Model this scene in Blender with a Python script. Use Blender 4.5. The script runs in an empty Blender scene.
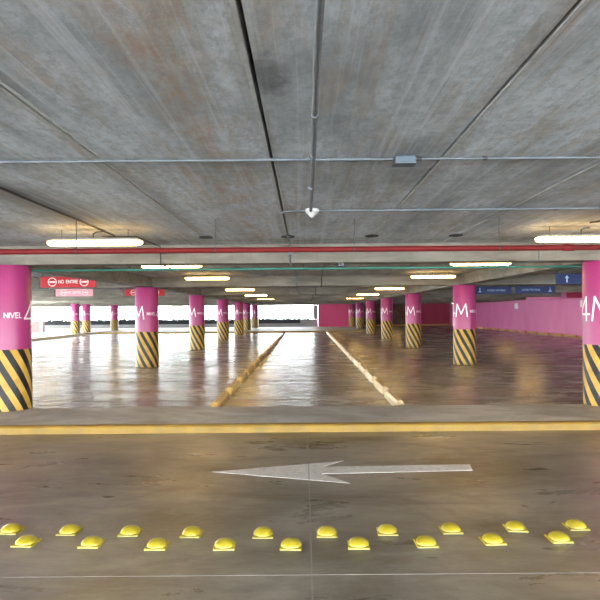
import bpy, math, random
from math import sin, cos, pi, radians
from mathutils import Vector, Matrix
random.seed(7)
SC = bpy.context.scene
COL = SC.collection
F = 600.0; CX, CY = 304.0, 312.0; ROLL = 0.0078; H = 1.6

# ------------------------------------------------------------------ measuring helpers
def D(px, py, d):
    u, v = px - CX, CY - py
    return Vector(((u*cos(ROLL) + v*sin(ROLL))*d/F, d, H + (-u*sin(ROLL) + v*cos(ROLL))*d/F))
def P(px, py, z):
    u, v = px - CX, CY - py
    w = -u*sin(ROLL) + v*cos(ROLL)
    d = (z - H)*F/w
    return D(px, py, d)

# ------------------------------------------------------------------ mesh builder
class MB:
    def __init__(s): s.v = []; s.f = []; s.sm = []
    def quad_strip(s): pass
    def add(s, vs, fs, smooth=False):
        n = len(s.v); s.v += [tuple(v) for v in vs]
        s.f += [tuple(i + n for i in f) for f in fs]; s.sm += [smooth]*len(fs); return s
    def box(s, x0, x1, y0, y1, z0, z1):
        vs = [(x, y, z) for z in (z0, z1) for y in (y0, y1) for x in (x0, x1)]
        return s.add(vs, [(0,2,3,1), (4,5,7,6), (0,1,5,4), (2,6,7,3), (0,4,6,2), (1,3,7,5)])
    def bbox(s, x0, x1, y0, y1, z0, z1, b=.01):
        # box with chamfered top edges
        vs = [(x0,y0,z0),(x1,y0,z0),(x1,y1,z0),(x0,y1,z0),
              (x0,y0,z1-b),(x1,y0,z1-b),(x1,y1,z1-b),(x0,y1,z1-b),
              (x0+b,y0+b,z1),(x1-b,y0+b,z1),(x1-b,y1-b,z1),(x0+b,y1-b,z1)]
        fs = [(3,2,1,0),(8,9,10,11)]
        for k in range(4):
            j = (k+1) % 4
            fs += [(k, j, 4+j, 4+k), (4+k, 4+j, 8+j, 8+k)]
        return s.add(vs, fs)
    def tube(s, pts, r, n=10, caps=True):
        pts = [Vector(p) for p in pts]; vs = []; fs = []
        rr = r if isinstance(r, (list, tuple)) else [r]*len(pts)
        prev = None
        for i, p in enumerate(pts):
            a = pts[max(0, i-1)]; b = pts[min(len(pts)-1, i+1)]
            t = (b - a).normalized()
            up = Vector((0,0,1)) if abs(t.z) < .9 else Vector((1,0,0))
            if prev is not None: up = prev
            q = (up - t*up.dot(t)).normalized(); prev = q
            w = t.cross(q)
            for k in range(n):
                th = 2*pi*k/n
                vs.append(p + (q*cos(th) + w*sin(th))*rr[i])
        for i in range(len(pts)-1):
            for k in range(n):
                j = (k+1) % n
                fs.append((i*n+k, i*n+j, (i+1)*n+j, (i+1)*n+k))
        s.add(vs, fs, True)
        if caps:
            m = (len(pts)-1)*n
            s.add(vs[:n], [tuple(range(n-1, -1, -1))]); s.add(vs[m:m+n], [tuple(range(n))])
        return s
    def lathe(s, prof, c=(0,0,0), n=40, smooth=True, cap=True):
        vs = []; fs = []
        for r, z in prof:
            for k in range(n):
                th = 2*pi*k/n; vs.append((c[0]+r*cos(th), c[1]+r*sin(th), c[2]+z))
        for i in range(len(prof)-1):
            for k in range(n):
                j = (k+1) % n; fs.append((i*n+k, i*n+j, (i+1)*n+j, (i+1)*n+k))
        s.add(vs, fs, smooth)
        if cap:
            m = (len(prof)-1)*n
            s.add(vs[:n], [tuple(range(n-1, -1, -1))]); s.add(vs[m:], [tuple(range(n))])
        return s
    def build(s, name, mat, parent=None, loc=None):
        me = bpy.data.meshes.new(name)
        me.from_pydata(s.v, [], s.f); me.polygons.foreach_set('use_smooth', s.sm)
        me.materials.append(mat); me.update()
        o = bpy.data.objects.new(name, me); COL.objects.link(o)
        if parent: o.parent = parent
        if loc: o.location = loc
        return o

def tag(o, label=None, cat=None, group=None, kind=None):
    if label: o['label'] = label
    if cat: o['category'] = cat
    if group: o['group'] = group
    if kind: o['kind'] = kind
    return o
def empty(name, loc=(0,0,0), rz=0):
    o = bpy.data.objects.new(name, None); COL.objects.link(o)
    o.empty_display_size = .1; o.location = loc; o.rotation_euler = (0,0,rz); return o
def kids(o): return [c for c in bpy.data.objects if c.parent == o]
def copy_tree(o, parent=None):
    c = o.copy(); COL.objects.link(c)
    if parent: c.parent = parent
    for k in kids(o): copy_tree(k, c)
    return c
def structure(name, mb, mat, label=None):
    o = mb.build(name, mat); o['kind'] = 'structure'
    if label: o['label'] = label
    return o
ORD = ['first','second','third','fourth','fifth','sixth','seventh','eighth','ninth','tenth','eleventh','twelfth',
       'thirteenth','fourteenth','fifteenth','sixteenth','seventeenth','eighteenth','nineteenth','twentieth']

# ------------------------------------------------------------------ materials
class NT:
    def __init__(s, name):
        m = bpy.data.materials.new(name); m.use_nodes = True; s.m = m; s.t = m.node_tree
        s.b = s.t.nodes['Principled BSDF']
    def n(s, kind, **kw):
        o = s.t.nodes.new(kind)
        for k, v in kw.items(): setattr(o, k, v)
        return o
    def l(s, a, b): s.t.links.new(a, b)
    def coord(s, scale=(1,1,1), rot=(0,0,0)):
        tc = s.n('ShaderNodeTexCoord'); mp = s.n('ShaderNodeMapping')
        mp.inputs['Scale'].default_value = scale; mp.inputs['Rotation'].default_value = rot
        s.l(tc.outputs['Object'], mp.inputs['Vector']); return mp.outputs['Vector']
    def noise(s, vec, scale, detail=6, rough=.6, dist=0):
        o = s.n('ShaderNodeTexNoise'); s.l(vec, o.inputs['Vector'])
        o.inputs['Scale'].default_value = scale; o.inputs['Detail'].default_value = detail
        o.inputs['Roughness'].default_value = rough; o.inputs['Distortion'].default_value = dist
        return o.outputs['Fac']
    def ramp(s, fac, stops):
        o = s.n('ShaderNodeValToRGB'); s.l(fac, o.inputs['Fac']); e = o.color_ramp.elements
        while len(e) < len(stops): e.new(.5)
        for k, (p, c) in enumerate(stops):
            e[k].position = p; e[k].color = (c, c, c, 1) if isinstance(c, (int, float)) else (*c, 1)
        return o.outputs['Color']
    def mix(s, fac, a, b, mode='MIX'):
        o = s.n('ShaderNodeMix', data_type='RGBA', blend_type=mode)
        for inp, v in ((o.inputs[0], fac), (o.inputs[6], a), (o.inputs[7], b)):
            if hasattr(v, 'links') or hasattr(v, 'node'): s.l(v, inp)
            elif isinstance(v, (int, float)): inp.default_value = v
            else: inp.default_value = (*v, 1)
        return o.outputs[2]
    def math(s, op, a, b=None, c=None, clamp=False):
        o = s.n('ShaderNodeMath', operation=op, use_clamp=clamp)
        for k, v in enumerate((a, b, c)):
            if v is None: continue
            if isinstance(v, (int, float)): o.inputs[k].default_value = v
            else: s.l(v, o.inputs[k])
        return o.outputs[0]
    def bump(s, h, strength, dist=.01):
        o = s.n('ShaderNodeBump'); s.l(h, o.inputs['Height'])
        o.inputs['Strength'].default_value = strength; o.inputs['Distance'].default_value = dist
        s.l(o.outputs['Normal'], s.b.inputs['Normal'])
    def set(s, col=None, rough=None, metal=None, spec=None):
        for k, v in (('Base Color', col), ('Roughness', rough), ('Metallic', metal), ('Specular IOR Level', spec)):
            if v is None: continue
            if isinstance(v, (int, float)): s.b.inputs[k].default_value = v
            elif isinstance(v, tuple): s.b.inputs[k].default_value = (*v, 1)
            else: s.l(v, s.b.inputs[k])
        return s

def painted(name, col, rough=.45, var=.12, scale=6, bump=.15, metal=0, dirt=None, dirt_amt=.3):
    n = NT(name); v = n.coord()
    f = n.noise(v, scale)
    c = n.ramp(f, [(.3, tuple(x*(1-var) for x in col)), (.7, tuple(min(1, x*(1+var)) for x in col))])
    if dirt:
        g = n.ramp(n.noise(v, scale*1.7, 8, .7), [(.5, 0.0), (.72, dirt_amt)])
        c = n.mix(g, c, dirt)
    n.set(c, rough, metal)
    if bump: n.bump(n.noise(v, scale*12), bump, .003)
    return n.m

def make_ceiling(name, base=(.43,.475,.52), brown=(.36,.25,.15)):
    n = NT(name)
    streak = n.noise(n.coord((1.9,.28,1)), 1.0, 8, .62, .4)
    c = n.ramp(streak, [(.36, tuple(x*.62 for x in base)), (.5, base), (.64, tuple(x*1.5 for x in base))])
    cloud = n.noise(n.coord((1.1,.6,1)), 1.3, 5, .6, .3)
    c = n.mix(n.ramp(cloud, [(.44, 0.0), (.60, .6)]), c, tuple(x*1.5 for x in base))
    rust = n.noise(n.coord((2.6,.45,1), (0,0,.03)), 1.5, 9, .72, .6)
    c = n.mix(n.ramp(rust, [(.5, 0.0), (.72, .75)]), c, brown)
    grain = n.noise(n.coord((1,.5,1)), 22, 10, .75)
    c = n.mix(n.ramp(grain, [(.40, .55), (.56, 0.0)]), c, tuple(x*.55 for x in base))
    lines = n.noise(n.coord((9,.12,1), (0,0,.012)), 1.5, 6, .7, .2)
    c = n.mix(n.ramp(lines, [(.52, 0.0), (.68, .55)]), c, tuple(x*1.55 for x in base))
    c = n.mix(n.ramp(n.noise(n.coord((7,.15,1), (0,0,-.02)), 1.8, 6, .7, .2), [(.55, 0.0), (.7, .5)]), c, brown)
    cross = n.noise(n.coord((.35,6,1)), 1.0, 6, .7, .2)
    c = n.mix(n.ramp(cross, [(.56, 0.0), (.76, .45)]), c, tuple(x*.5 for x in base))
    tc = n.n('ShaderNodeTexCoord'); sx = n.n('ShaderNodeSeparateXYZ'); n.l(tc.outputs['Object'], sx.inputs[0])
    X, Y = sx.outputs[0], sx.outputs[1]
    # rust stain zone left of the centre joint
    a = n.math('ABSOLUTE', n.math('ADD', X, .62))
    m = n.math('MULTIPLY', n.math('SUBTRACT', 1.0, n.math('DIVIDE', a, .42), clamp=True), n.ramp(n.noise(n.coord((3.2,1.1,1)), 1.4, 9, .75, .4), [(.44, 0.0), (.62, 1.0)]))
    c = n.mix(n.math('MULTIPLY', m, .7), c, (.36,.22,.11))
    # damp blot beside the joint
    d2 = n.math('ADD', n.math('POWER', n.math('DIVIDE', n.math('ADD', X, .155), .115), 2.0), n.math('POWER', n.math('DIVIDE', n.math('SUBTRACT', Y, 2.7), .27), 2.0))
    d2 = n.math('ADD', d2, n.math('MULTIPLY', n.noise(n.coord((1,1,1)), 14, 8, .8), 2.2))
    blot = n.math('SUBTRACT', 1.0, n.math('DIVIDE', n.math('SUBTRACT', d2, 1.2), 1.0), clamp=True)
    c = n.mix(n.math('MULTIPLY', blot, .62), c, (.06,.06,.055))
    # grimy rough strip where the slab meets the beam
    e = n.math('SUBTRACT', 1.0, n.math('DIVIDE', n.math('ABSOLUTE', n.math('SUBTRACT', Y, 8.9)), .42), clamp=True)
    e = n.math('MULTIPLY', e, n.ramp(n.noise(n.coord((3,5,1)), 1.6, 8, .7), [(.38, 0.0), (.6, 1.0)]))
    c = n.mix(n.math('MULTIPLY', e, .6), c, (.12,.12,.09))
    n.set(c, .82, 0, .3); n.bump(n.noise(n.coord((3,3,3)), 8, 10, .7), .35, .01)
    return n.m

def make_beam():
    n = NT('beam_concrete')
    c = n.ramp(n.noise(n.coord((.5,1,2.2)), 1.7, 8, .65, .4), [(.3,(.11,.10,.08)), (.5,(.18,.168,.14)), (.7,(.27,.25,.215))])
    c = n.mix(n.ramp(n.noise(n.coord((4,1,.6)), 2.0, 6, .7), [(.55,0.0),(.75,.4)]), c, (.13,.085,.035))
    n.set(c, .85, 0, .3); n.bump(n.noise(n.coord((1,1,1)), 14, 9, .7), .4, .01)
    return n.m

def make_floor(name, base, brown, r0=.16, r1=.42, seed=0.0, stain=.6):
    n = NT(name)
    big = n.noise(n.coord((.45,.7,1), (0,0,.2+seed)), 1.3, 8, .66, .6)
    c = n.ramp(big, [(.38, brown), (.5, base), (.63, tuple(x*1.4 for x in base))])
    fine = n.noise(n.coord((.7,2.2,1)), 2.4, 9, .7, .6)
    c = n.mix(n.ramp(fine, [(.42,0.0),(.72,stain)]), c, tuple(x*.55 for x in brown))
    c = n.mix(n.ramp(n.noise(n.coord((1.2,3.0,1),(0,0,-.3)), 3.5, 8, .7), [(.56,0.0),(.74,.35)]), c, tuple(x*1.7 for x in base))
    rg = n.noise(n.coord((.45,1.3,1), (0,0,.6)), 1.6, 8, .65, .5)
    n.set(c, n.ramp(rg, [(.3, r0), (.7, r1)]), 0, .62)
    rip = n.noise(n.coord((.6,5.0,1)), 4.0, 5, .6, .3)
    fin = n.noise(n.coord((6,10,1)), 4, 6, .7)
    h = n.math('ADD', rip, n.math('MULTIPLY', fin, .12))
    n.bump(h, .3, .008)
    return n.m

def make_stripes():
    n = NT('striped_paint')
    tc = n.n('ShaderNodeTexCoord'); sx = n.n('ShaderNodeSeparateXYZ'); n.l(tc.outputs['Object'], sx.inputs[0])
    phi = n.math('ARCTAN2', sx.outputs[0], n.math('MULTIPLY', sx.outputs[1], -1.0))
    N = 10.0
    ph = n.math('ADD', n.math('MULTIPLY', phi, N/(2*pi)), n.math('MULTIPLY', sx.outputs[2], .55*N/(2*pi*.335)))
    fr = n.math('FRACT', n.math('ADD', ph, 20.0))
    wob = n.math('MULTIPLY', n.math('SUBTRACT', n.noise(n.coord(), 9, 4), .5), .05)
    k = n.math('GREATER_THAN', n.math('ADD', fr, wob), .5)
    v = n.coord()
    yel = n.ramp(n.noise(v, 7), [(.3,(.44,.255,.03)), (.7,(.57,.36,.07))])
    blk = n.ramp(n.noise(v, 9), [(.3,(.004,.0045,.006)), (.7,(.014,.015,.018))])
    c = n.mix(k, blk, yel)
    c = n.mix(n.ramp(n.noise(n.coord((1,1,.5)), 6, 9, .75), [(.56,0.0),(.74,.3)]), c, (.30,.28,.24))
    n.set(c, .45, 0, .35); n.bump(n.noise(v, 40), .12, .003)
    return n.m

def make_pink(name, a, b, rough=.4):
    n = NT(name)
    c = n.ramp(n.noise(n.coord((1,1,.35)), 1.1, 6, .6, .3), [(.3, a), (.7, b)])
    c = n.mix(n.ramp(n.noise(n.coord((2,2,.35)), 5, 8, .7), [(.56,0.0),(.75,.25)]), c, tuple(x*.6 for x in a))
    n.set(c, rough); n.bump(n.noise(n.coord(), 25, 6), .12, .004)
    return n.m

def emis(name, col, s):
    n = NT(name); n.set((.9,.9,.85), .4)
    n.b.inputs['Emission Color'].default_value = (*col, 1); n.b.inputs['Emission Strength'].default_value = s
    return n.m

M = {}
M['ceiling'] = make_ceiling('ceiling_concrete')
M['ceiling_back'] = make_ceiling('rear_ceiling_concrete', (.38,.39,.40), (.27,.22,.15))
M['beam'] = make_beam()
M['road'] = make_floor('road_concrete', (.27,.235,.19), (.15,.12,.08), .22, .46, 0, .55)
M['floor'] = make_floor('parking_concrete', (.45,.44,.425), (.31,.275,.22), .19, .33, .5, .45)
M['slab'] = make_floor('kerb_top_concrete', (.50,.495,.48), (.36,.345,.32), .5, .75, .9, .35)
M['pale_slab'] = painted('pale_walkway_concrete', (.55,.54,.50), .55)
M['kerb_yellow'] = painted('kerb_yellow_paint', (.30,.18,.02), .5, .2, 3, .3, 0, (.20,.14,.06), .6)
M['stop_yellow'] = painted('wheel_stop_yellow_paint', (.66,.43,.12), .45, .15, 5, .3, 0, (.22,.16,.08), .55)
M['stop_daylit'] = painted('daylit_wheel_stop_paint', (.78,.62,.36), .45, .12, 5, .3, 0, (.30,.22,.12), .45)  # same yellow paint, daylight from the left put into a paler colour
M['stripes'] = make_stripes()
M['pink'] = make_pink('magenta_column_paint', (.29,.024,.12), (.37,.042,.17), .36)
M['pinkwall'] = make_pink('pink_wall_paint', (.66,.16,.36), (.74,.22,.46), .42)
M['redwall'] = make_pink('crimson_wall_paint', (.52,.02,.14), (.62,.035,.19), .45)
M['shadedred'] = make_pink('shaded_wall_paint', (.30,.012,.05), (.38,.02,.07), .5)  # wall paint darkened to stand in for shade
M['brownwall'] = painted('brown_mottled_wall', (.12,.06,.04), .7, .3, 1.2, .2, 0, (.30,.20,.10), .7)
M['wall'] = painted('parapet_concrete', (.30,.30,.30), .8, .1, 2, .2)
M['joint_thin'] = painted('faint_joint_filler', (.30,.28,.25), .7, .1, 8, 0)
M['white'] = painted('white_paint', (.85,.85,.84), .5, .04, 4, 0)
M['letter'] = painted('white_lettering', (.86,.84,.86), .5, .03, 4, 0)
M['redpipe'] = painted('red_pipe_paint', (.13,.008,.008), .6, .15, 4, 0); M['redpipe'].node_tree.nodes['Principled BSDF'].inputs['Specular IOR Level'].default_value = .2
M['green'] = painted('green_pipe_paint', (.03,.19,.15), .4, .1, 4, 0)
M['steel'] = painted('galvanised_steel', (.13,.15,.17), .5, .12, 14, 0, .3)
M['boxgrey'] = painted('grey_junction_box', (.08,.11,.145), .5, .08, 10, 0, .2)
M['darkmetal'] = painted('dark_metal', (.05,.05,.055), .5, .1, 8, 0, .5)
M['cone'] = painted('white_plastic', (.5,.5,.5), .4, .03, 4, 0)
M['studyellow'] = painted('yellow_plastic', (.42,.335,.018), .3, .06, 18, .1, 0, (.45,.33,.05), .5)
M['studpale'] = painted('pale_yellow_reflector', (.42,.39,.14), .3, .05, 18, 0)
M['signred'] = painted('red_sign_paint', (.48,.012,.02), .4, .05, 4, 0)
M['signoverexposed'] = painted('overexposed_pink_sign_paint', (.86,.36,.42), .4, .08, 4, 0)  # pale pink imitates overexposure on the sign board
M['signblue'] = painted('blue_sign_paint', (.006,.018,.085), .4, .08, 4, 0)
M['signblue'].node_tree.nodes['Principled BSDF'].inputs['Specular IOR Level'].default_value = .15
M['signred'].node_tree.nodes['Principled BSDF'].inputs['Specular IOR Level'].default_value = .2
M['signtext'] = painted('pale_blue_sign_lettering', (.30,.45,.70), .5, .03, 4, 0)
M['housing'] = painted('lamp_housing', (.22,.21,.18), .45, .05, 6, 0)
M['lamp'] = emis('lit_tube_cover', (1,.62,.20), 32.0)
M['arrow'] = painted('worn_white_road_paint', (.76,.74,.71), .5, .08, 9, .2, 0, (.25,.22,.19), .55)
M['joint'] = painted('pale_joint_filler', (.40,.38,.35), .7, .1, 8, 0)
M['gap'] = painted('dark_joint_recess', (.02,.02,.02), .9, .1, 8, 0)
M['mortar'] = painted('pale_mortar_edge', (.42,.43,.43), .85, .2, 14, .3)
M['hedge'] = painted('dark_hedge_leaves', (.007,.010,.013), .8, .3, 6, 0)
M['leaf'] = painted('pale_green_leaves', (.22,.34,.14), .6, .3, 3, 0)
M['bark'] = painted('tree_bark', (.12,.09,.06), .9, .2, 8, .3)
M['ground'] = painted('outside_ground', (.5,.5,.47), .9, .1, .3, 0)
M['maroon'] = painted('maroon_cabinet_paint', (.30,.13,.11), .5, .1, 5, 0)
M['redpost'] = painted('red_post_paint', (.50,.03,.05), .4, .08, 6, 0)

# ------------------------------------------------------------------ the setting
ZC = 2.66; ZS = 2.37
X0, X1, YB, YE = -30.0, 24.0, -8.0, 66.0
structure('ground', MB().box(-140, 140, -60, 200, -6.3, -6.0), M['ground'])
structure('floor', MB().box(X0, X1, 8.0, YE, -.4, 0), M['floor'])
structure('floor_roadway', MB().box(X0, X1, YB, 8.0, -.4, 0), M['road'])
# front ceiling: precast slabs with real gaps between them
joints = [(-.215, .021), (.955, .017), (-1.39, .012), (2.13, .010), (-2.56, .008), (3.3, .008)]
k = -3.73
while k > X0: joints.append((k, .008)); k -= 1.17
k = 4.47
while k < X1: joints.append((k, .008)); k += 1.17
joints.sort()
mb = MB(); xs = X0
for x, w in joints:
    mb.box(xs, x - w/2, YB, 9.3, ZC, ZC+.1); xs = x + w/2
mb.box(xs, X1, YB, 9.3, ZC, ZC+.1)
structure('ceiling', mb, M['ceiling'])
structure('ceiling_topping', MB().box(X0, X1, YB, 9.3, ZC+.102, ZC+.35), M['gap'])
mb = MB()
for x, w, side in ((-.215,.021,-1), (.955,.017,1), (-1.39,.012,-1), (-1.39,.012,1), (2.13,.010,1)):
    a = x + side*(w/2 + .002); b = a + side*.018
    mb.box(min(a,b), max(a,b), YB, 9.2, ZC-.005, ZC+.004)
structure('trim_1', mb, M['mortar'], 'pale mortar edges along the ceiling slab joints')
structure('ceiling_rear', MB().box(-19.5, X1, 9.3, 44, ZC, ZC+.3).box(X0, X1, 44, YE, ZC, ZC+.3), M['ceiling_back'])
# dark recesses at the end of the joints
for i, x in enumerate((-1.36, -.215, .955, 2.13)):
    mb = MB(); n = 16
    vs = [(x + .095*cos(2*pi*q/n), 8.38 + .13*sin(2*pi*q/n), z) for z in (ZC-.012, ZC+.002) for q in range(n)]
    mb.add(vs, [tuple(range(n-1,-1,-1))] + [(q, (q+1)%n, n+(q+1)%n, n+q) for q in range(n)])
    tag(mb.build('lifting_recess', M['gap']), ['dark oval lifting patch on the ceiling, second left of the grey conduit drop',
        'dark oval patch where the central ceiling joint ends', 'dark oval patch ending the joint right of centre',
        'dark oval patch ending the thin right-hand ceiling joint'][i], 'ceiling patch', 'lifting patches in the ceiling')
# cross beams
rows = [9.55 + 8.4*i for i in range(7)]
for i, y in enumerate(rows):
    structure('trim_%d' % (i+2), MB().box(X0 if (i == 0 or i > 4) else -19.5, X1, y-.22, y+.22, ZS, ZC-.001), M['beam'], 'concrete cross beam')
i = 9
for x in (-4.7, 4.8):
    for a, b in zip(rows[:-1], rows[1:]):
        structure('trim_%d' % i, MB().box(x-.22, x+.22, a+.221, b-.221, ZS, ZC-.001), M['beam'], 'concrete beam along the column row'); i += 1
structure('trim_%d' % i, MB().box(X0, X0+.3, 44.1, 59.6, ZS, ZC-.001), M['beam'], 'edge beam over the left opening'); i += 1
structure('trim_%d' % i, MB().box(X0, 5.4, 61.2, 61.6, 2.30, ZC-.001), M['beam'], 'lintel over the far opening'); i += 1
# kerbed strip in front
structure('kerb_strip', MB().box(X0, X1, 8.13, 9.56, .001, .1), M['slab'])
structure('kerb_front', MB().bbox(X0, X1, 7.97, 8.128, .001, .104, .02), M['kerb_yellow'])
# far walkway
structure('walkway_far', MB().box(-16.1, 5.3, 47.13, 61.4, .001, .1), M['pale_slab'])
structure('kerb_far', MB().bbox(-16.1, 5.3, 47.0, 47.128, .001, .11, .015), M['kerb_yellow'])
structure('walkway_left', MB().box(X0+.02, -16.4, 18, 61.4, .001, .1), M['pale_slab'])
structure('kerb_left', MB().bbox(-16.4, -16.1, 18, 61.4, .001, .14, .03), M['kerb_yellow'])
# parapets and walls
structure('wall_far', MB().box(X0, -.4, 61.4, 61.6, 0, .45), M['wall'])
structure('wall_far_low', MB().box(-.398, 1.429, 61.4, 61.6, 0, .86), M['wall'])
structure('wall_left', MB().box(X0-.2, X0-.001, YB, 61.6, 0, .55), M['wall'])
structure('wall_pilaster', MB().box(.95, 1.42, 61.15, 61.39, .87, 2.29), M['wall'])
structure('wall_crimson', MB().box(1.43, 5.3, 61.0, 61.19, .101, ZC-.002), M['redwall'])
structure('wall_crimson_return', MB().box(5.301, 5.5, 61.0, YE, 0, ZC-.002), M['redwall'])
structure('wall_mottled', MB().box(5.5, 11.3, YE-.2, YE-.001, 0, ZC-.002), M['brownwall'])
structure('wall_shaded_red', MB().box(11.301, 15.999, YE-.2, YE-.001, 0, ZC-.002), M['shadedred'])  # back wall in shade, the shade painted as deeper red
structure('baseboard_far', MB().box(5.51, 15.9, YE-.3, YE-.202, 0, .16), M['stop_yellow'])
structure('wall_right', MB().box(16.0, 16.25, 14, YE-.21, 0, ZS-.03).box(16.0, 16.25, YE-.209, YE, 0, ZC-.003), M['pinkwall'])
structure('trim_%d' % i, MB().box(15.6, 16.4, 40.1, YE-.21, ZS-.025, ZS-.001), M['beam'], 'concrete soffit over the pink wall'); i += 1
structure('wall_upper_pink', MB().box(14.8, 16.3, 33.8, 40, 2.28, 2.62), M['pinkwall'])
structure('wall_upper_shaded', MB().box(14.8, 16.3, 33.6, 33.79, 2.28, 2.62), M['shadedred'])  # camera-facing side of the pink header, its shade put into the colour
structure('wall_front_right', MB().box(X1-.2, X1, -3, YE, 0, ZC-.002), M['wall'])

# floor joints
structure('floor_joint_long', MB().box(.031, .040, 1.0, 7.95, .0005, .0036), M['joint'])
y = P(300, 575, 0).y
structure('floor_joint_cross', MB().box(-6, 6, y-.0025, y+.0025, .0005, .002), M['joint_thin'])
structure('floor_joint_rear', MB().box(-14, 14, 10.95, 10.985, .0005, .002), M['joint'])
mbj = MB()
for yy in range(14, 46, 4): mbj.box(-15, 15, yy, yy+.02, .0005, .002)
structure('floor_joint_bays', mbj, M['gap'])

# ------------------------------------------------------------------ columns
GL = {'N': (.66, [((0,0),(0,1)), ((0,1),(.66,0)), ((.66,0),(.66,1))]),
      'I': (0, [((0,0),(0,1))]),
      'V': (.7, [((0,1),(.35,0)), ((.35,0),(.7,1))]),
      'E': (.5, [((0,0),(0,1)), ((0,1),(.5,1)), ((0,.52),(.44,.52)), ((0,0),(.5,0))]),
      'L': (.48, [((0,0),(0,1)), ((0,0),(.48,0))]),
      'O': (.7, [((.18,0),(0,.25)), ((0,.25),(0,.75)), ((0,.75),(.18,1)), ((.18,1),(.52,1)), ((.52,1),(.7,.75)), ((.7,.75),(.7,.25)), ((.7,.25),(.52,0)), ((.52,0),(.18,0))]),
      'T': (.6, [((.3,0),(.3,1)), ((0,1),(.6,1))]),
      'R': (.55, [((0,0),(0,1)), ((0,1),(.45,1)), ((.45,1),(.55,.8)), ((.55,.8),(.45,.52)), ((.45,.52),(0,.52)), ((.25,.52),(.55,0))]),
      'A': (.7, [((0,0),(.35,1)), ((.35,1),(.7,0)), ((.14,.35),(.56,.35))]),
      'C': (.6, [((.6,.85),(.45,1)), ((.45,1),(.15,1)), ((.15,1),(0,.75)), ((0,.75),(0,.25)), ((0,.25),(.15,0)), ((.15,0),(.45,0)), ((.45,0),(.6,.15))]),
      'S': (.5, [((.5,.9),(.38,1)), ((.38,1),(.1,1)), ((.1,1),(0,.75)), ((0,.75),(.5,.3)), ((.5,.3),(.4,0)), ((.4,0),(.1,0)), ((.1,0),(0,.12))]),
      'P': (.5, [((0,0),(0,1)), ((0,1),(.4,1)), ((.4,1),(.5,.75)), ((.5,.75),(.4,.48)), ((.4,.48),(0,.48))]),
      'D': (.6, [((0,0),(0,1)), ((0,1),(.4,1)), ((.4,1),(.6,.7)), ((.6,.7),(.6,.3)), ((.6,.3),(.4,0)), ((.4,0),(0,0))]),
      'U': (.62, [((0,1),(0,.2)), ((0,.2),(.15,0)), ((.15,0),(.47,0)), ((.47,0),(.62,.2)), ((.62,.2),(.62,1))]),
      '4': (.68, [((.50,1),(0,.27)), ((0,.27),(.68,.27)), ((.50,1),(.50,0))]),
      'M': (.95, [((0,0),(.13,1)), ((.13,1),(.475,.2)), ((.475,.2),(.82,1)), ((.82,1),(.95,0))]), ' ': (.4, [])}
def text_strokes(txt, h, w, gap=.22):
    out = []; x = 0
    for ch in txt:
        cw, st = GL[ch]
        for (a, b) in st: out.append(((x + a[0]*h, a[1]*h), (x + b[0]*h, b[1]*h)))
        x += (cw + gap)*h
    tot = x - gap*h
    return [((a[0]-tot/2, a[1]), (b[0]-tot/2, b[1])) for a, b in out], tot
def stroke_mesh(mb, a, b, w, mapf, seg=6, t0=.0005, t1=.0025):
    a = Vector(a); b = Vector(b); d = (b-a).normalized(); n = Vector((-d.y, d.x))*w/2
    a = a - d*w*.35; b = b + d*w*.35
    vs = []
    for k in range(seg+1):
        p = a + (b-a)*k/seg
        for q in (p-n, p+n):
            for t in (t0, t1): vs.append(mapf(q.x, q.y, t))
    fs = []
    for k in range(seg):
        i = 4*k
        fs += [(i+1, i+3, i+7, i+5), (i, i+4, i+6, i+2), (i, i+1, i+5, i+4), (i+2, i+6, i+7, i+3)]
    fs += [(0,2,3,1), (4*seg, 4*seg+1, 4*seg+3, 4*seg+2)]
    mb.add(vs, fs)
R = .335
def col_map(phi0, z0):
    def f(s, z, t):
        a = phi0 + s/R
        return ((R+t)*sin(a), -(R+t)*cos(a), z0 + z)
    return f
let = MB()
for half in (0, 1):
    for txt, h, w, ang, z0 in (('M', .37, .030, -31, 1.43), ('NIVEL', .076, .012, 37, 1.545), ('4', .37, .029, 89, 1.43)):
        st, tot = text_strokes(txt, h, w, .26)
        for a, b in st: stroke_mesh(let, a, b, w, col_map(radians(ang + 180*half), z0))
proto = empty('concrete_column')
MB().lathe([(R, 1.05), (R, ZS-.03), (R-.012, ZS-.005)], n=64, cap=False).build('painted_shaft', M['pink'], proto)
MB().lathe([(R+.003, .005), (R+.003, 1.045), (R, 1.052)], n=64, cap=False).build('striped_base', M['stripes'], proto)
let.build('level_lettering', M['letter'], proto)
used = False
def column(x, y, z, label):
    global used
    o = copy_tree(proto) if used else proto
    used = True
    o.location = (x, y, z)
    tag(o, label, 'column', 'magenta columns with striped bases')
    if z:
        for c in kids(o): pass
    return o
names_l = ['nearest magenta column of the left row, standing on the front kerb strip at the frame edge',
 'magenta column with yellow and black striped base, second from the camera in the left row',
 'magenta column, third from the camera in the left row', 'magenta column, fourth from the camera in the left row',
 'magenta column, fifth from the camera in the left row', 'magenta column, sixth in the left row, on the far walkway',
 'magenta column at the far end of the left row, beside the bright opening']
names_r = ['nearest magenta column of the right row, standing on the front kerb strip at the frame edge',
 'magenta column beside the blue signs, second from the camera in the right row',
 'magenta column, third from the camera in the right row', 'magenta column, fourth from the camera in the right row',
 'magenta column, fifth from the camera in the right row', 'magenta column, sixth in the right row, before the crimson wall',
 'magenta column at the far end of the right row, against the crimson wall']
for k, y in enumerate(rows):
    lx = -4.7; ly = y; rx = 4.8
    if k == 5: lx, ly = -4.85, 50.9
    if k == 6: lx, ly = -4.8, 58.8
    column(lx, ly, 0, names_l[k]); column(rx, y, 0, names_r[k])
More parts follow.
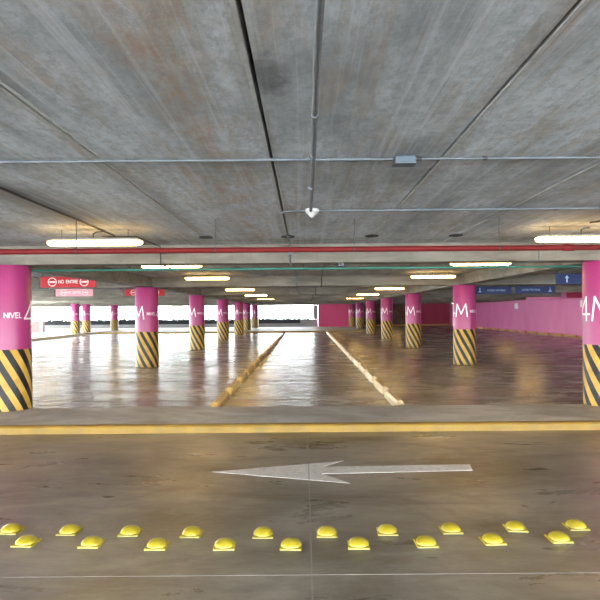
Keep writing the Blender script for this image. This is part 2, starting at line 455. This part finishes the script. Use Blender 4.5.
for (x, y, lb) in ((-17.4, 45.7, 'distant magenta column on the left walkway, leftmost of the far three'),
                   (-17.85, 49.2, 'distant magenta column just behind the leftmost far one, half in daylight'),
                   (-16.75, 53.0, 'distant magenta column on the left walkway, nearest the middle of the far three')):
    column(x, y, 0, lb)

# ------------------------------------------------------------------ lane divider blocks
stop = MB()
def block(L, w=.15, h=.13):
    mb = MB(); b = .045
    sec = [(-w/2, 0), (-w/2, h-b), (-w/2+b*.7, h), (w/2-b*.7, h), (w/2, h-b), (w/2, 0)]
    vs = []
    for y, s in ((0, .3), (.13, 1), (L-.13, 1), (L, .3)):
        for x, z in sec: vs.append((x*(.85 if y in (0, L) else 1), y, z*s))
    fs = []; n = len(sec)
    for i in range(3):
        for k in range(n):
            j = (k+1) % n; fs.append((i*n+k, i*n+j, (i+1)*n+j, (i+1)*n+k))
    fs += [tuple(range(n-1,-1,-1)), tuple(range(3*n, 4*n))]
    return mb.add(vs, fs)
def block_row(x0, y0, x1, count, pitch, mat, side, group):
    first = None
    for k in range(count):
        y = y0 + k*pitch
        if first is None: o = first = block(pitch-.32).build('wheel_stop', mat)
        else: o = first.copy(); COL.objects.link(o)
        t = k/max(1, count-1)
        o.location = (x0 + (x1-x0)*t, y, .0005)
        tag(o, side % ORD[k], 'wheel stop', group)
block_row(-1.47, 9.75, -1.47, 19, 1.85, M['stop_yellow'], 'yellow kerb block in the left lane divider, %s from the near end', 'left lane divider blocks')
block_row(1.56, 9.75, 1.72, 19, 1.85, M['stop_daylit'], 'pale yellow kerb block in the right lane divider, %s from the near end', 'right lane divider blocks')
block_row(15.7, 26.5, 15.7, 19, 2.0, M['stop_yellow'], 'yellow kerb block along the pink right wall, %s from the near end', 'blocks along the right wall')

# ------------------------------------------------------------------ road studs
def make_stud():
    r = empty('road_stud')
    mb = MB(); a = .073; b = .012
    vs = []
    for z, s in ((0, a), (.008, a), (.012, a-.004)):
        vs += [(-s,-s,z), (s,-s,z), (s,s,z), (-s,s,z)]
    fs = [(3,2,1,0), (8,9,10,11)]
    for lv in (0, 4):
        for k in range(4): j = (k+1)%4; fs.append((lv+k, lv+j, lv+4+j, lv+4+k))
    mb.add(vs, fs); mb.build('base_plate', M['studyellow'], r)
    mb = MB()
    prof = [(.068*cos(t*pi/2/9)+.0001, .011 + .043*sin(t*pi/2/9)) for t in range(10)]
    n = 28; vs = []
    for (q, z) in prof:
        for k in range(n):
            th = 2*pi*k/n; c, s = cos(th), sin(th)
            e = 1/max(abs(c)**2.6 + abs(s)**2.6, 1e-6)**(1/2.6)
            vs.append((q*e*c, q*e*s, z))
    fs = [(i*n+k, i*n+(k+1)%n, (i+1)*n+(k+1)%n, (i+1)*n+k) for i in range(9) for k in range(n)]
    fs.append(tuple(range(9*n, 10*n)))
    mb.add(vs, fs, True); mb.build('dome', M['studyellow'], r)
    MB().box(-.068, .068, -.0775, -.0735, .001, .009).build('reflector_strip', M['studpale'], r)
    return r
stud = make_stud(); first = True
back = [(9,533),(68,534),(129,535),(191,536.2),(263,536.8),(327,536),(388,534),(452,532.5),(517,530.5),(578,529)]
front = [(24,545.5),(90,546.5),(156,548.5),(224,548.5),(291,548.5),(359,547.5),(427,546),(494,543.5),(561,541.5)]
for lst, nm in ((back, 'farther'), (front, 'nearer')):
    for k, (px, py) in enumerate(lst):
        o = stud if first else copy_tree(stud); first = False
        p = P(px, py, 0); p.y += .035
        o.location = (p.x, p.y, .001); o.rotation_euler.z = random.uniform(-.06, .06)
        tag(o, 'yellow domed road stud on the road, %s from the left in the %s row' % (ORD[k], nm), 'road stud', 'yellow road studs in two rows')

# ------------------------------------------------------------------ road arrow (thin painted layer)
pts = [(213,472),(343,461),(323,467),(470,464.5),(472.5,470.5),(322,474),(350,483.5)]
vs = [P(a, b, 0) for a, b in pts]
mb = MB(); n = len(vs)
top = [(v.x, v.y, .003) for v in vs]; bot = [(v.x, v.y, .0005) for v in vs]
mb.add(top + bot, [(0,6,5), (0,5,2), (0,2,1), (2,5,4), (2,4,3)] + [(k, n+k, n+(k+1)%n, (k+1)%n) for k in range(n)])
tag(mb.build('road_arrow', M['arrow']), 'worn white painted arrow on the road pointing left', 'road arrow')

# ------------------------------------------------------------------ lamps
def make_lamp():
    r = empty('fluorescent_lamp')
    L = 1.2; n = 10
    mb = MB()
    mb.box(-L/2+.03, L/2-.03, -.045, .045, -.013, .025); mb.box(-L/2+.05, L/2-.05, -.03, .03, .025, .04)
    mb.build('housing', M['housing'], r)
    mb = MB(); st = [(-L/2, .35), (-L/2+.015, .7), (-L/2+.04, .94), (-L/2+.08, 1), (L/2-.08, 1), (L/2-.04, .94), (L/2-.015, .7), (L/2, .35)]
    vs = []
    for x, s in st:
        for k in range(n+1):
            th = pi - .55 + (pi + 1.1)*k/n
            vs.append((x, .052*s*cos(th), -.010 + .044*s*sin(th)))
    fs = []
    for i in range(len(st)-1):
        for k in range(n): fs.append((i*(n+1)+k, i*(n+1)+k+1, (i+1)*(n+1)+k+1, (i+1)*(n+1)+k))
        fs.append((i*(n+1)+n, i*(n+1), (i+1)*(n+1), (i+1)*(n+1)+n))
    m = (len(st)-1)*(n+1)
    fs += [tuple(range(n, -1, -1)), tuple(range(m, m+n+1))]
    mb.add(vs, fs); mb.build('diffuser', M['lamp'], r)
    for s in (-1, 1):
        MB().tube([(s*.42, 0, .05), (s*.42, 0, ZC-2.5)], .004, 6).build('hanger_rod', M['darkmetal'], r)
    MB().tube([(-.02,0,.05), (-.02,0,.10), (.02,.02,.125), (.10,.03,.13)], .008, 8).build('supply_elbow', M['darkmetal'], r)
    return r
lamp = make_lamp(); first = True
lamps = []
for k, y in enumerate((7.6, 12.0, 16.4, 24.8, 33.1, 41.6)):
    lamps.append((-2.64, y, 'lit fluorescent lamp in the left lamp row, %s from the camera' % ORD[k]))
    lamps.append((3.54, y, 'lit fluorescent lamp in the right lamp row, %s from the camera' % ORD[k]))
lamps += [(12.1, 36, 'small distant lit lamp under the ceiling before the pink right wall'),
          (8.4, 55.5, 'far lit lamp against the mottled brown wall'),
          (3.05, 57, 'far lit lamp in front of the crimson wall'),
          (-12.0, 28, 'lit lamp in the left aisle beyond the red signs, nearer one'), (-12.0, 38, 'lit lamp in the left aisle beyond the red signs, farther one'),
          (12.1, 20.5, 'lit lamp high in the right aisle above the blue signs'), (10.6, 28.2, 'lamp in the right aisle behind the beam beyond the blue signs')]
for x, y, lb in lamps:
    o = lamp if first else copy_tree(lamp); first = False
    z = 2.512 if y < 8 else 2.555
    o.location = (x, y, z)
    tag(o, lb, 'lamp', 'fluorescent lamps under the ceiling')

# ------------------------------------------------------------------ pipes and conduits
def pipe(name, pts, r, mat, label, cat, extra=None, n=12):
    o = MB().tube(pts, r, n).build(name, mat); tag(o, label, cat); return o
ZP = D(304, 249.6, 6.8).z
o = pipe('fire_pipe', [(x, 6.8, ZP) for x in (X0+.4, -6, 0, 6, X1-.25)], .031, M['redpipe'], 'long dark red pipe hung across the whole width under the ceiling', 'pipe')
for x in (-4.15, 3.0):
    MB().tube([(x-.06, 6.8, ZP), (x+.06, 6.8, ZP)], .039, 14).build('coupling', M['redpipe'], o)
hx = [(px-304)*6.8/600 for px in (-62, 77, 216, 355, 500, 640)]
for x in hx:
    MB().tube([(x, 6.8, ZC), (x, 6.8, ZP+.045)], .0055, 6).tube([(x-.008, 6.8, ZP), (x+.008, 6.8, ZP)], .036, 14).build('hanger_rod', M['darkmetal'], o)
ZG = 2.349
o = pipe('green_pipe', [(-7.2, 10.35, ZG), (0, 10.35, ZG), (6.0, 10.35, ZG)], .018, M['green'], 'thin green pipe hung across the second bay', 'pipe')
for x in (-6.0, -3.0, 0.0, 3.0, 5.4):
    MB().tube([(x, 10.35, ZC), (x, 10.35, ZG)], .006, 6).build('hanger_rod', M['darkmetal'], o)
zc = ZC - .014
o = pipe('conduit', [(X0+.5, 4.12, zc), (-2, 4.12, zc), (.33, 4.12, zc)], .0105, M['steel'], 'thin grey conduit across the ceiling nearest the camera, left of the junction box', 'conduit')
for x in (-1.2, .2, -2.6): MB().tube([(x-.02, 4.12, zc), (x+.02, 4.12, zc)], .015, 10).build('coupling', M['steel'], o)
o = pipe('conduit', [(.33, 4.12, zc), (.62, 4.125, zc)], .0105, M['steel'], 'short grey conduit entering the junction box from the left', 'conduit')
MB().tube([(.30, 4.12, zc), (.36, 4.12, zc)], .016, 10).build('coupling', M['steel'], o)
o = pipe('conduit', [(.775, 4.12, zc), (4, 4.12, zc), (X1-.3, 4.12, zc)], .0095, M['steel'], 'thin grey conduit across the ceiling nearest the camera, right of the junction box', 'conduit')
for x in (.80, 1.25): MB().tube([(x-.015, 4.12, zc), (x+.015, 4.12, zc)], .014, 10).build('coupling', M['darkmetal'], o)
o = MB().bbox(.63, .765, 4.07, 4.17, -.0, .05, .006).build('junction_box', M['boxgrey'], None, (0, 0, ZC-.051)); tag(o, 'small blue-grey junction box on the ceiling conduit right of centre', 'junction box')
MB().box(.622, .773, 4.062, 4.178, -.006, -.0005).build('cover_plate', M['boxgrey'], o)
# longitudinal conduit
o = pipe('conduit', [(.055, YB+.1, zc-.03), (.06, 2.5, zc-.03), (.07, 4.12, zc-.032), (.075, 6.1, zc-.014)], .0165, M['steel'], 'grey conduit running lengthwise from the camera to the white cone', 'conduit')
for y in (3.1, 3.9, 4.9): MB().tube([(.063, y-.02, zc-.031), (.063, y+.02, zc-.031)], .021, 10).build('coupling', M['steel'], o)
# second cross conduit with a bend at its left end
zd = zc - .004
o = pipe('conduit', [(-.215, 6.40, zd), (-.213, 6.28, zd), (-.20, 6.22, zd), (-.16, 6.19, zd), (0, 6.18, zd), (2.5, 6.16, zd), (X1-.3, 6.12, zd)], .0125, M['steel'], 'grey conduit across the ceiling from the white cone to the right edge', 'conduit')
for x in (-.02, .17, .45, 1.15, 2.6): MB().tube([(x-.018, 6.18, zd), (x+.018, 6.18, zd)], .017, 10).build('coupling', M['steel'], o)
p = D(311, 211, 6.18)
o = empty('ceiling_detector', (p.x+.01, 6.18, ZC-.03)); tag(o, 'small white cone-shaped ceiling fitting hanging where two conduits meet', 'ceiling fitting')
MB().lathe([(.07, .029), (.075, .012), (.07, .0)], n=28).build('mounting_ring', M['cone'], o)
MB().lathe([(.068, -.001), (.05, -.02), (.03, -.042), (.01, -.058), (.004, -.062)], n=28).build('cone', M['cone'], o)
# conduit to left lamp
a = D(2, 182, 4.95); a.z = ZC-.012; b = Vector((-2.55, 8.1, ZC-.012))
a = Vector((-2.51, 4.95, ZC-.012)); 
o = pipe('conduit', [a, b], .011, M['darkmetal'], 'dark conduit running along the ceiling to the near left lamp', 'conduit')
MB().lathe([(.055,.0), (.06,-.03), (.04,-.06), (.015,-.07)], n=20).build('round_junction_box', M['darkmetal'], None, (-2.54, 4.87, ZC-.001))
tag(bpy.data.objects['round_junction_box'], 'dark round junction box on the ceiling at the left frame edge', 'junction box')
o = pipe('conduit', [(3.42, 7.15, ZC-.02), (3.75, 6.35, ZC-.045), (3.82, 5.9, ZC-.045), (4.4, 5.0, ZC-.014)], .012, M['darkmetal'], 'dark conduit running along the ceiling to the near right lamp', 'conduit')
o = pipe('conduit', [(-2.52, 7.5, 2.56), (-2.22, 8.0, 2.62), (-2.2, 9.20, 2.62), (-2.2, 9.23, 2.60), (-2.2, 9.23, 2.36), (-2.2, 9.3, 2.345), (-2.2, 9.9, 2.345), (-2.3, 10.2, 2.6), (-2.64, 11.9, 2.6)], .010, M['darkmetal'], 'dark conduit dropping down the first beam behind the near left lamp', 'conduit')
o = pipe('conduit', [(3.62, 7.5, 2.56), (3.62, 8.0, 2.62), (3.62, 9.20, 2.62), (3.62, 9.23, 2.60), (3.62, 9.23, 2.36), (3.5, 9.3, 2.345), (3.4, 9.9, 2.345), (3.3, 10.2, 2.6), (3.4, 11.9, 2.6)], .010, M['steel'], 'grey conduit dropping down the first beam behind the near right lamp', 'conduit')
# conduits that follow the beam profile down the centre lane
def follow(x, rows_, start, first_z=None):
    pts = [start] if start else []
    for y in rows_:
        pts += [(x, y-.45, zc), (x, y-.32, zc-.02), (x, y-.32, ZS-.014), (x, y+.32, ZS-.014), (x, y+.34, zc-.03), (x, y+.5, zc)]
    pts.append((x, rows_[-1]+5, zc)); return pts
o = pipe('conduit', follow(-.205, rows[:4], (-.215, 8.3, zc)), .014, M['steel'], 'grey conduit stepping down the beams, left one of the middle pair', 'conduit')
for y in rows[:3]: MB().box(-.245, -.165, y-.35, y-.302, ZS+.12, ZS+.20).build('strap', M['steel'], o)
o = pipe('conduit', [(.55, 9.28, ZS-.014), (.60, 9.5, ZS-.016), (.45, 9.9, ZS-.014), (.42, 10.0, zc)] + follow(.52, rows[1:5], None), .014, M['darkmetal'], 'dark conduit stepping down the beams, right one of the middle pair', 'conduit')
MB().box(.55, .63, 9.42, 9.5, ZS-.05, ZS-.001).build('fitting', M['steel'], o)

# ------------------------------------------------------------------ hanging signs
def flat_map(y0):
    return lambda s, z, t: (s, y0 - t, z)
def text_mesh(txt, h, w, gap, cx, cz, y0):
    mb = MB(); st, tot = text_strokes(txt, h, w, gap)
    for a, b in st: stroke_mesh(mb, a, b, w, lambda s, z, t: (cx+s, y0-t, cz-h/2+z), 1, .0005, .003)
    return mb, tot
def disc(mb, cx, cz, r0, r1, y0, t=.004, n=28):
    vs = []
    for r in (r0, r1):
        for y in (y0-.0004, y0-t):
            for k in range(n): vs.append((cx+r*cos(2*pi*k/n), y, cz+r*sin(2*pi*k/n)))
    fs = []
    for k in range(n):
        j = (k+1) % n
        a, b, c, d = 0*n, 1*n, 2*n, 3*n
        fs += [(b+k, b+j, d+j, d+k), (a+k, a+j, b+j, b+k), (c+k, d+k, d+j, c+j)]
    mb.add(vs, fs)
def bracket(parent, x, z0, z1, s):
    MB().tube([(x, 0, z1), (x, 0, z0), (x + s*.12, 0, z0)], .008, 6).build('hanging_bracket', M['darkmetal'], parent)
def no_entry_sign(x, y, z, w, h, mat, label, mirror_brackets=True):
    r = empty('no_entry_sign', (x, y, z)); tag(r, label, 'sign', 'hanging no entry signs')
    MB().box(-w/2, w/2, -.015, .015, 0, h).build('sign_board', mat, r)
    for s in (-1, 1):
        mb = MB(); cx = s*w*.29
        disc(mb, cx, h/2, h*.34, h*.41, -.015)
        mb.box(cx-h*.27, cx+h*.27, -.019, -.0155, h*.43, h*.57)
        mb.build('no_entry_symbol', M['white'], r)
    mb, tot = text_mesh('NO ENTRE', h*.28, h*.055, .25, 0, h*.52, -.015)
    mb.build('sign_lettering', M['white'], r)
    for s in (-1, 1):
        MB().tube([(s*(w/2-.03), .02, h+.02), (s*(w/2-.03), .02, ZC - z)], .007, 6).build('hanging_bracket', M['darkmetal'], r)
    MB().tube([(-w/2+.16, .03, -.02), (-w/2-.06, .03, -.02), (-w/2-.06, .03, .18), (-w/2-.10, .03, .24), (-w/2-.2, .03, .25)], .01, 8).build('side_arm', M['darkmetal'], r)
    return r
w = 1.28
p = D(68.5, 287.3, 14); no_entry_sign(p.x, 14, p.z, w, .25, M['signred'], 'red hanging sign with two no entry symbols right of the near left column')
p = D(74.5, 296.3, 20.8); no_entry_sign(p.x, 20.8, p.z, w, .26, M['signoverexposed'], 'overexposed pink hanging no entry sign below the bright red one')
p = D(145, 296, 19.6); no_entry_sign(p.x, 19.6, p.z, w, .23, M['signred'], 'red hanging no entry sign half hidden behind the second left column')
def lift_icon(mb, cx, cz, s, y0=-.015):
    mb.add([(cx-.5*s, y0-.003, cz-.45*s), (cx+.5*s, y0-.003, cz-.45*s), (cx+.14*s, y0-.003, cz-.12*s), (cx-.14*s, y0-.003, cz-.12*s)], [(0,1,2,3)])
    mb.box(cx-.10*s, cx+.10*s, y0-.003, y0-.0005, cz-.12*s, cz+.28*s)
    disc(mb, cx, cz+.40*s, .001*s, .12*s, y0)
def blue_sign(x, y, z, w, h, side, txt, label, icon_dx):
    r = empty('direction_sign', (x, y, z)); tag(r, label, 'sign', 'hanging blue direction signs')
    MB().box(-w/2, w/2, -.015, .015, 0, h).build('sign_board', M['signblue'], r)
    mb = MB()
    if side == 'arrow':
        cx = -w/2 + icon_dx; cz = h/2
        mb.box(cx-.015, cx+.015, -.019, -.0155, cz-.08, cz+.06)
        mb.add([(cx-.05, -.018, cz+.02), (cx+.05, -.018, cz+.02), (cx, -.018, cz+.09)], [(0,1,2)])
    else:
        lift_icon(mb, icon_dx, h/2, h*.6)
    mb.build('symbol', M['signtext'], r)
    tx = w*.08 if icon_dx < 0 else -w*.1
    if side == 'arrow': tx = .28
    mb, _ = text_mesh(txt, h*.2, h*.045, .25, tx, h*.5, -.015)
    mb.build('sign_lettering', M['signtext'], r)
    for s in (-1, 1):
        MB().tube([(s*(w/2-.05), .02, h), (s*(w/2-.05), .02, ZC - z)], .008, 6).build('hanging_bracket', M['darkmetal'], r)
    return r
p = D(493.5, 294, 20); blue_sign(p.x, 20, p.z, 1.2, .25, 'icon', 'ACCESO PEATONAL', 'blue hanging sign just right of the second right column, symbol on its left', -.46)
p = D(535, 293.5, 20); blue_sign(p.x, 20, p.z, 1.33, .25, 'icon', 'ACCESO PEATONAL', 'blue hanging sign in the middle of three, symbol on its right', .5)
p = D(556, 284.3, 14); blue_sign(p.x+.62, 14, p.z, 1.24, .245, 'arrow', 'SALIDA', 'blue hanging sign nearest the right frame edge with a small arrow', .25)

# ------------------------------------------------------------------ small things
p = D(515.5, 307, 43)
tag(MB().box(15.97, 15.995, 44.8, 45.5, 1.72, 2.14).build('wall_notice', M['white']), 'small white notice on the pink right wall, farther one', 'notice')
tag(MB().box(15.97, 15.995, 33.9, 34.7, 1.75, 2.15).build('wall_notice', M['white']), 'white notice on the pink right wall beside the near right column', 'notice')
o = empty('hose_post', (15.35, 32.6, 0)); tag(o, 'small red post standing at the foot of the pink wall', 'post')
MB().box(-.18, .18, -.12, .12, 0, .09).build('foot', M['redpost'], o)
MB().box(-.06, .10, -.06, .06, .09, .82).build('upright', M['redpost'], o)
MB().box(-.14, .12, -.08, .08, .50, .80).build('head_box', M['redpost'], o)
p = P(41.5, 336.5, .1)
o = empty('bollard', (p.x, p.y, .1)); tag(o, 'white waist-high post on the left walkway next to the maroon cabinet', 'bollard')
MB().lathe([(.13,0),(.13,.03),(.09,.05)], n=20).build('foot', M['white'], o)
MB().tube([(0,0,.05),(0,0,.96)], .085, 18).build('upright', M['white'], o)
MB().lathe([(.085,.96),(.10,.965),(.10,1.0),(.07,1.03)], n=20).build('cap', M['white'], o)
o = empty('utility_cabinet', (-22.5, 50.5, .1)); tag(o, 'low maroon cabinet on the left walkway beside the near left column edge', 'cabinet')
MB().bbox(-.9, .55, -.3, .3, 0, .84, .03).build('body', M['maroon'], o)
MB().box(-.1, .5, -.32, -.302, .06, .78).build('door', M['maroon'], o)
MB().box(-.8, -.2, -.32, -.302, .06, .78).build('door', M['maroon'], o)

# outside: hedge and trees beyond the parapet
rnd = random.Random(3)
def leaves(mb, c, rad, n, size, rnd):
    for _ in range(n):
        while True:
            q = Vector((rnd.uniform(-1,1), rnd.uniform(-1,1), rnd.uniform(-1,1)))
            if q.length <= 1: break
        p = Vector(c) + Vector((q.x*rad[0], q.y*rad[1], q.z*rad[2]))
        a = Vector((rnd.uniform(-1,1), rnd.uniform(-1,1), rnd.uniform(-1,1))).normalized()*size
        b = a.cross(Vector((rnd.uniform(-1,1), rnd.uniform(-1,1), rnd.uniform(-1,1))).normalized())
        mb.add([p-a, p+b*.6, p+a, p-b*.6], [(0,1,2,3)])
mb = MB()
mb.box(-29, .2, 64.2, 65.8, -6, .80)
for k in range(60):
    leaves(mb, (-28.5 + k*.485, 65, .68), (.6, .8, .32), 60, .16, rnd)
tag(mb.build('hedge', M['hedge']), 'dark clipped hedge seen beyond the far parapet', 'hedge', None, 'stuff')
trees = [(52, 92, 1.7, 1.6), (123, 96, 1.9, 1.5), (183, 90, 2.3, 1.7), (112, 100, 2.2, 1.9)]
for k, (px, d, z, rr) in enumerate(trees):
    x = (px-304)*d/600
    o = empty('tree', (x, d, -6)); tag(o, ['sparse pale tree far outside beside the near left column', 'slim pale tree far outside left of the second left column',
        'bushy pale tree far outside right of the second left column', 'pale tree far outside between the left walkway columns'][k], 'tree', 'pale trees outside the far opening')
    MB().tube([(0,0,0),(.1,0,4),(0,.1,z+6)], [.22,.15,.06], 8).build('trunk', M['bark'], o)
    mb = MB()
    for q in range(9):
        leaves(mb, (rnd.uniform(-rr,rr), rnd.uniform(-rr,rr), z+6+rnd.uniform(-1.0,1.0)), (.8,.8,.6), 60, .15, rnd)
    mb.build('crown', M['leaf'], o)

# ------------------------------------------------------------------ light
w = bpy.data.worlds.new('World'); SC.world = w; w.use_nodes = True
bg = w.node_tree.nodes['Background']; bg.inputs[0].default_value = (.93, .97, 1.0, 1); bg.inputs[1].default_value = 26.0
SC.view_settings.view_transform = 'Standard'; SC.view_settings.look = 'None'
SC.view_settings.exposure = 0.0; SC.view_settings.gamma = 1; SC.view_settings.use_curve_mapping = False
SC.cycles.use_denoising = True
SC.cycles.max_bounces = 10; SC.cycles.diffuse_bounces = 6; SC.cycles.glossy_bounces = 4
SC.cycles.sample_clamp_indirect = 8.0

# ------------------------------------------------------------------ camera
cd = bpy.data.cameras.new('camera'); cam = bpy.data.objects.new('camera', cd); COL.objects.link(cam)
cd.sensor_width = 36; cd.lens = 36.0*F/600; cd.shift_x = -(CX-300)/600; cd.shift_y = (CY-300)/600
cd.clip_end = 500; cam.location = (0, 0, H); cam.rotation_euler = (pi/2, ROLL, 0)
SC.camera = cam
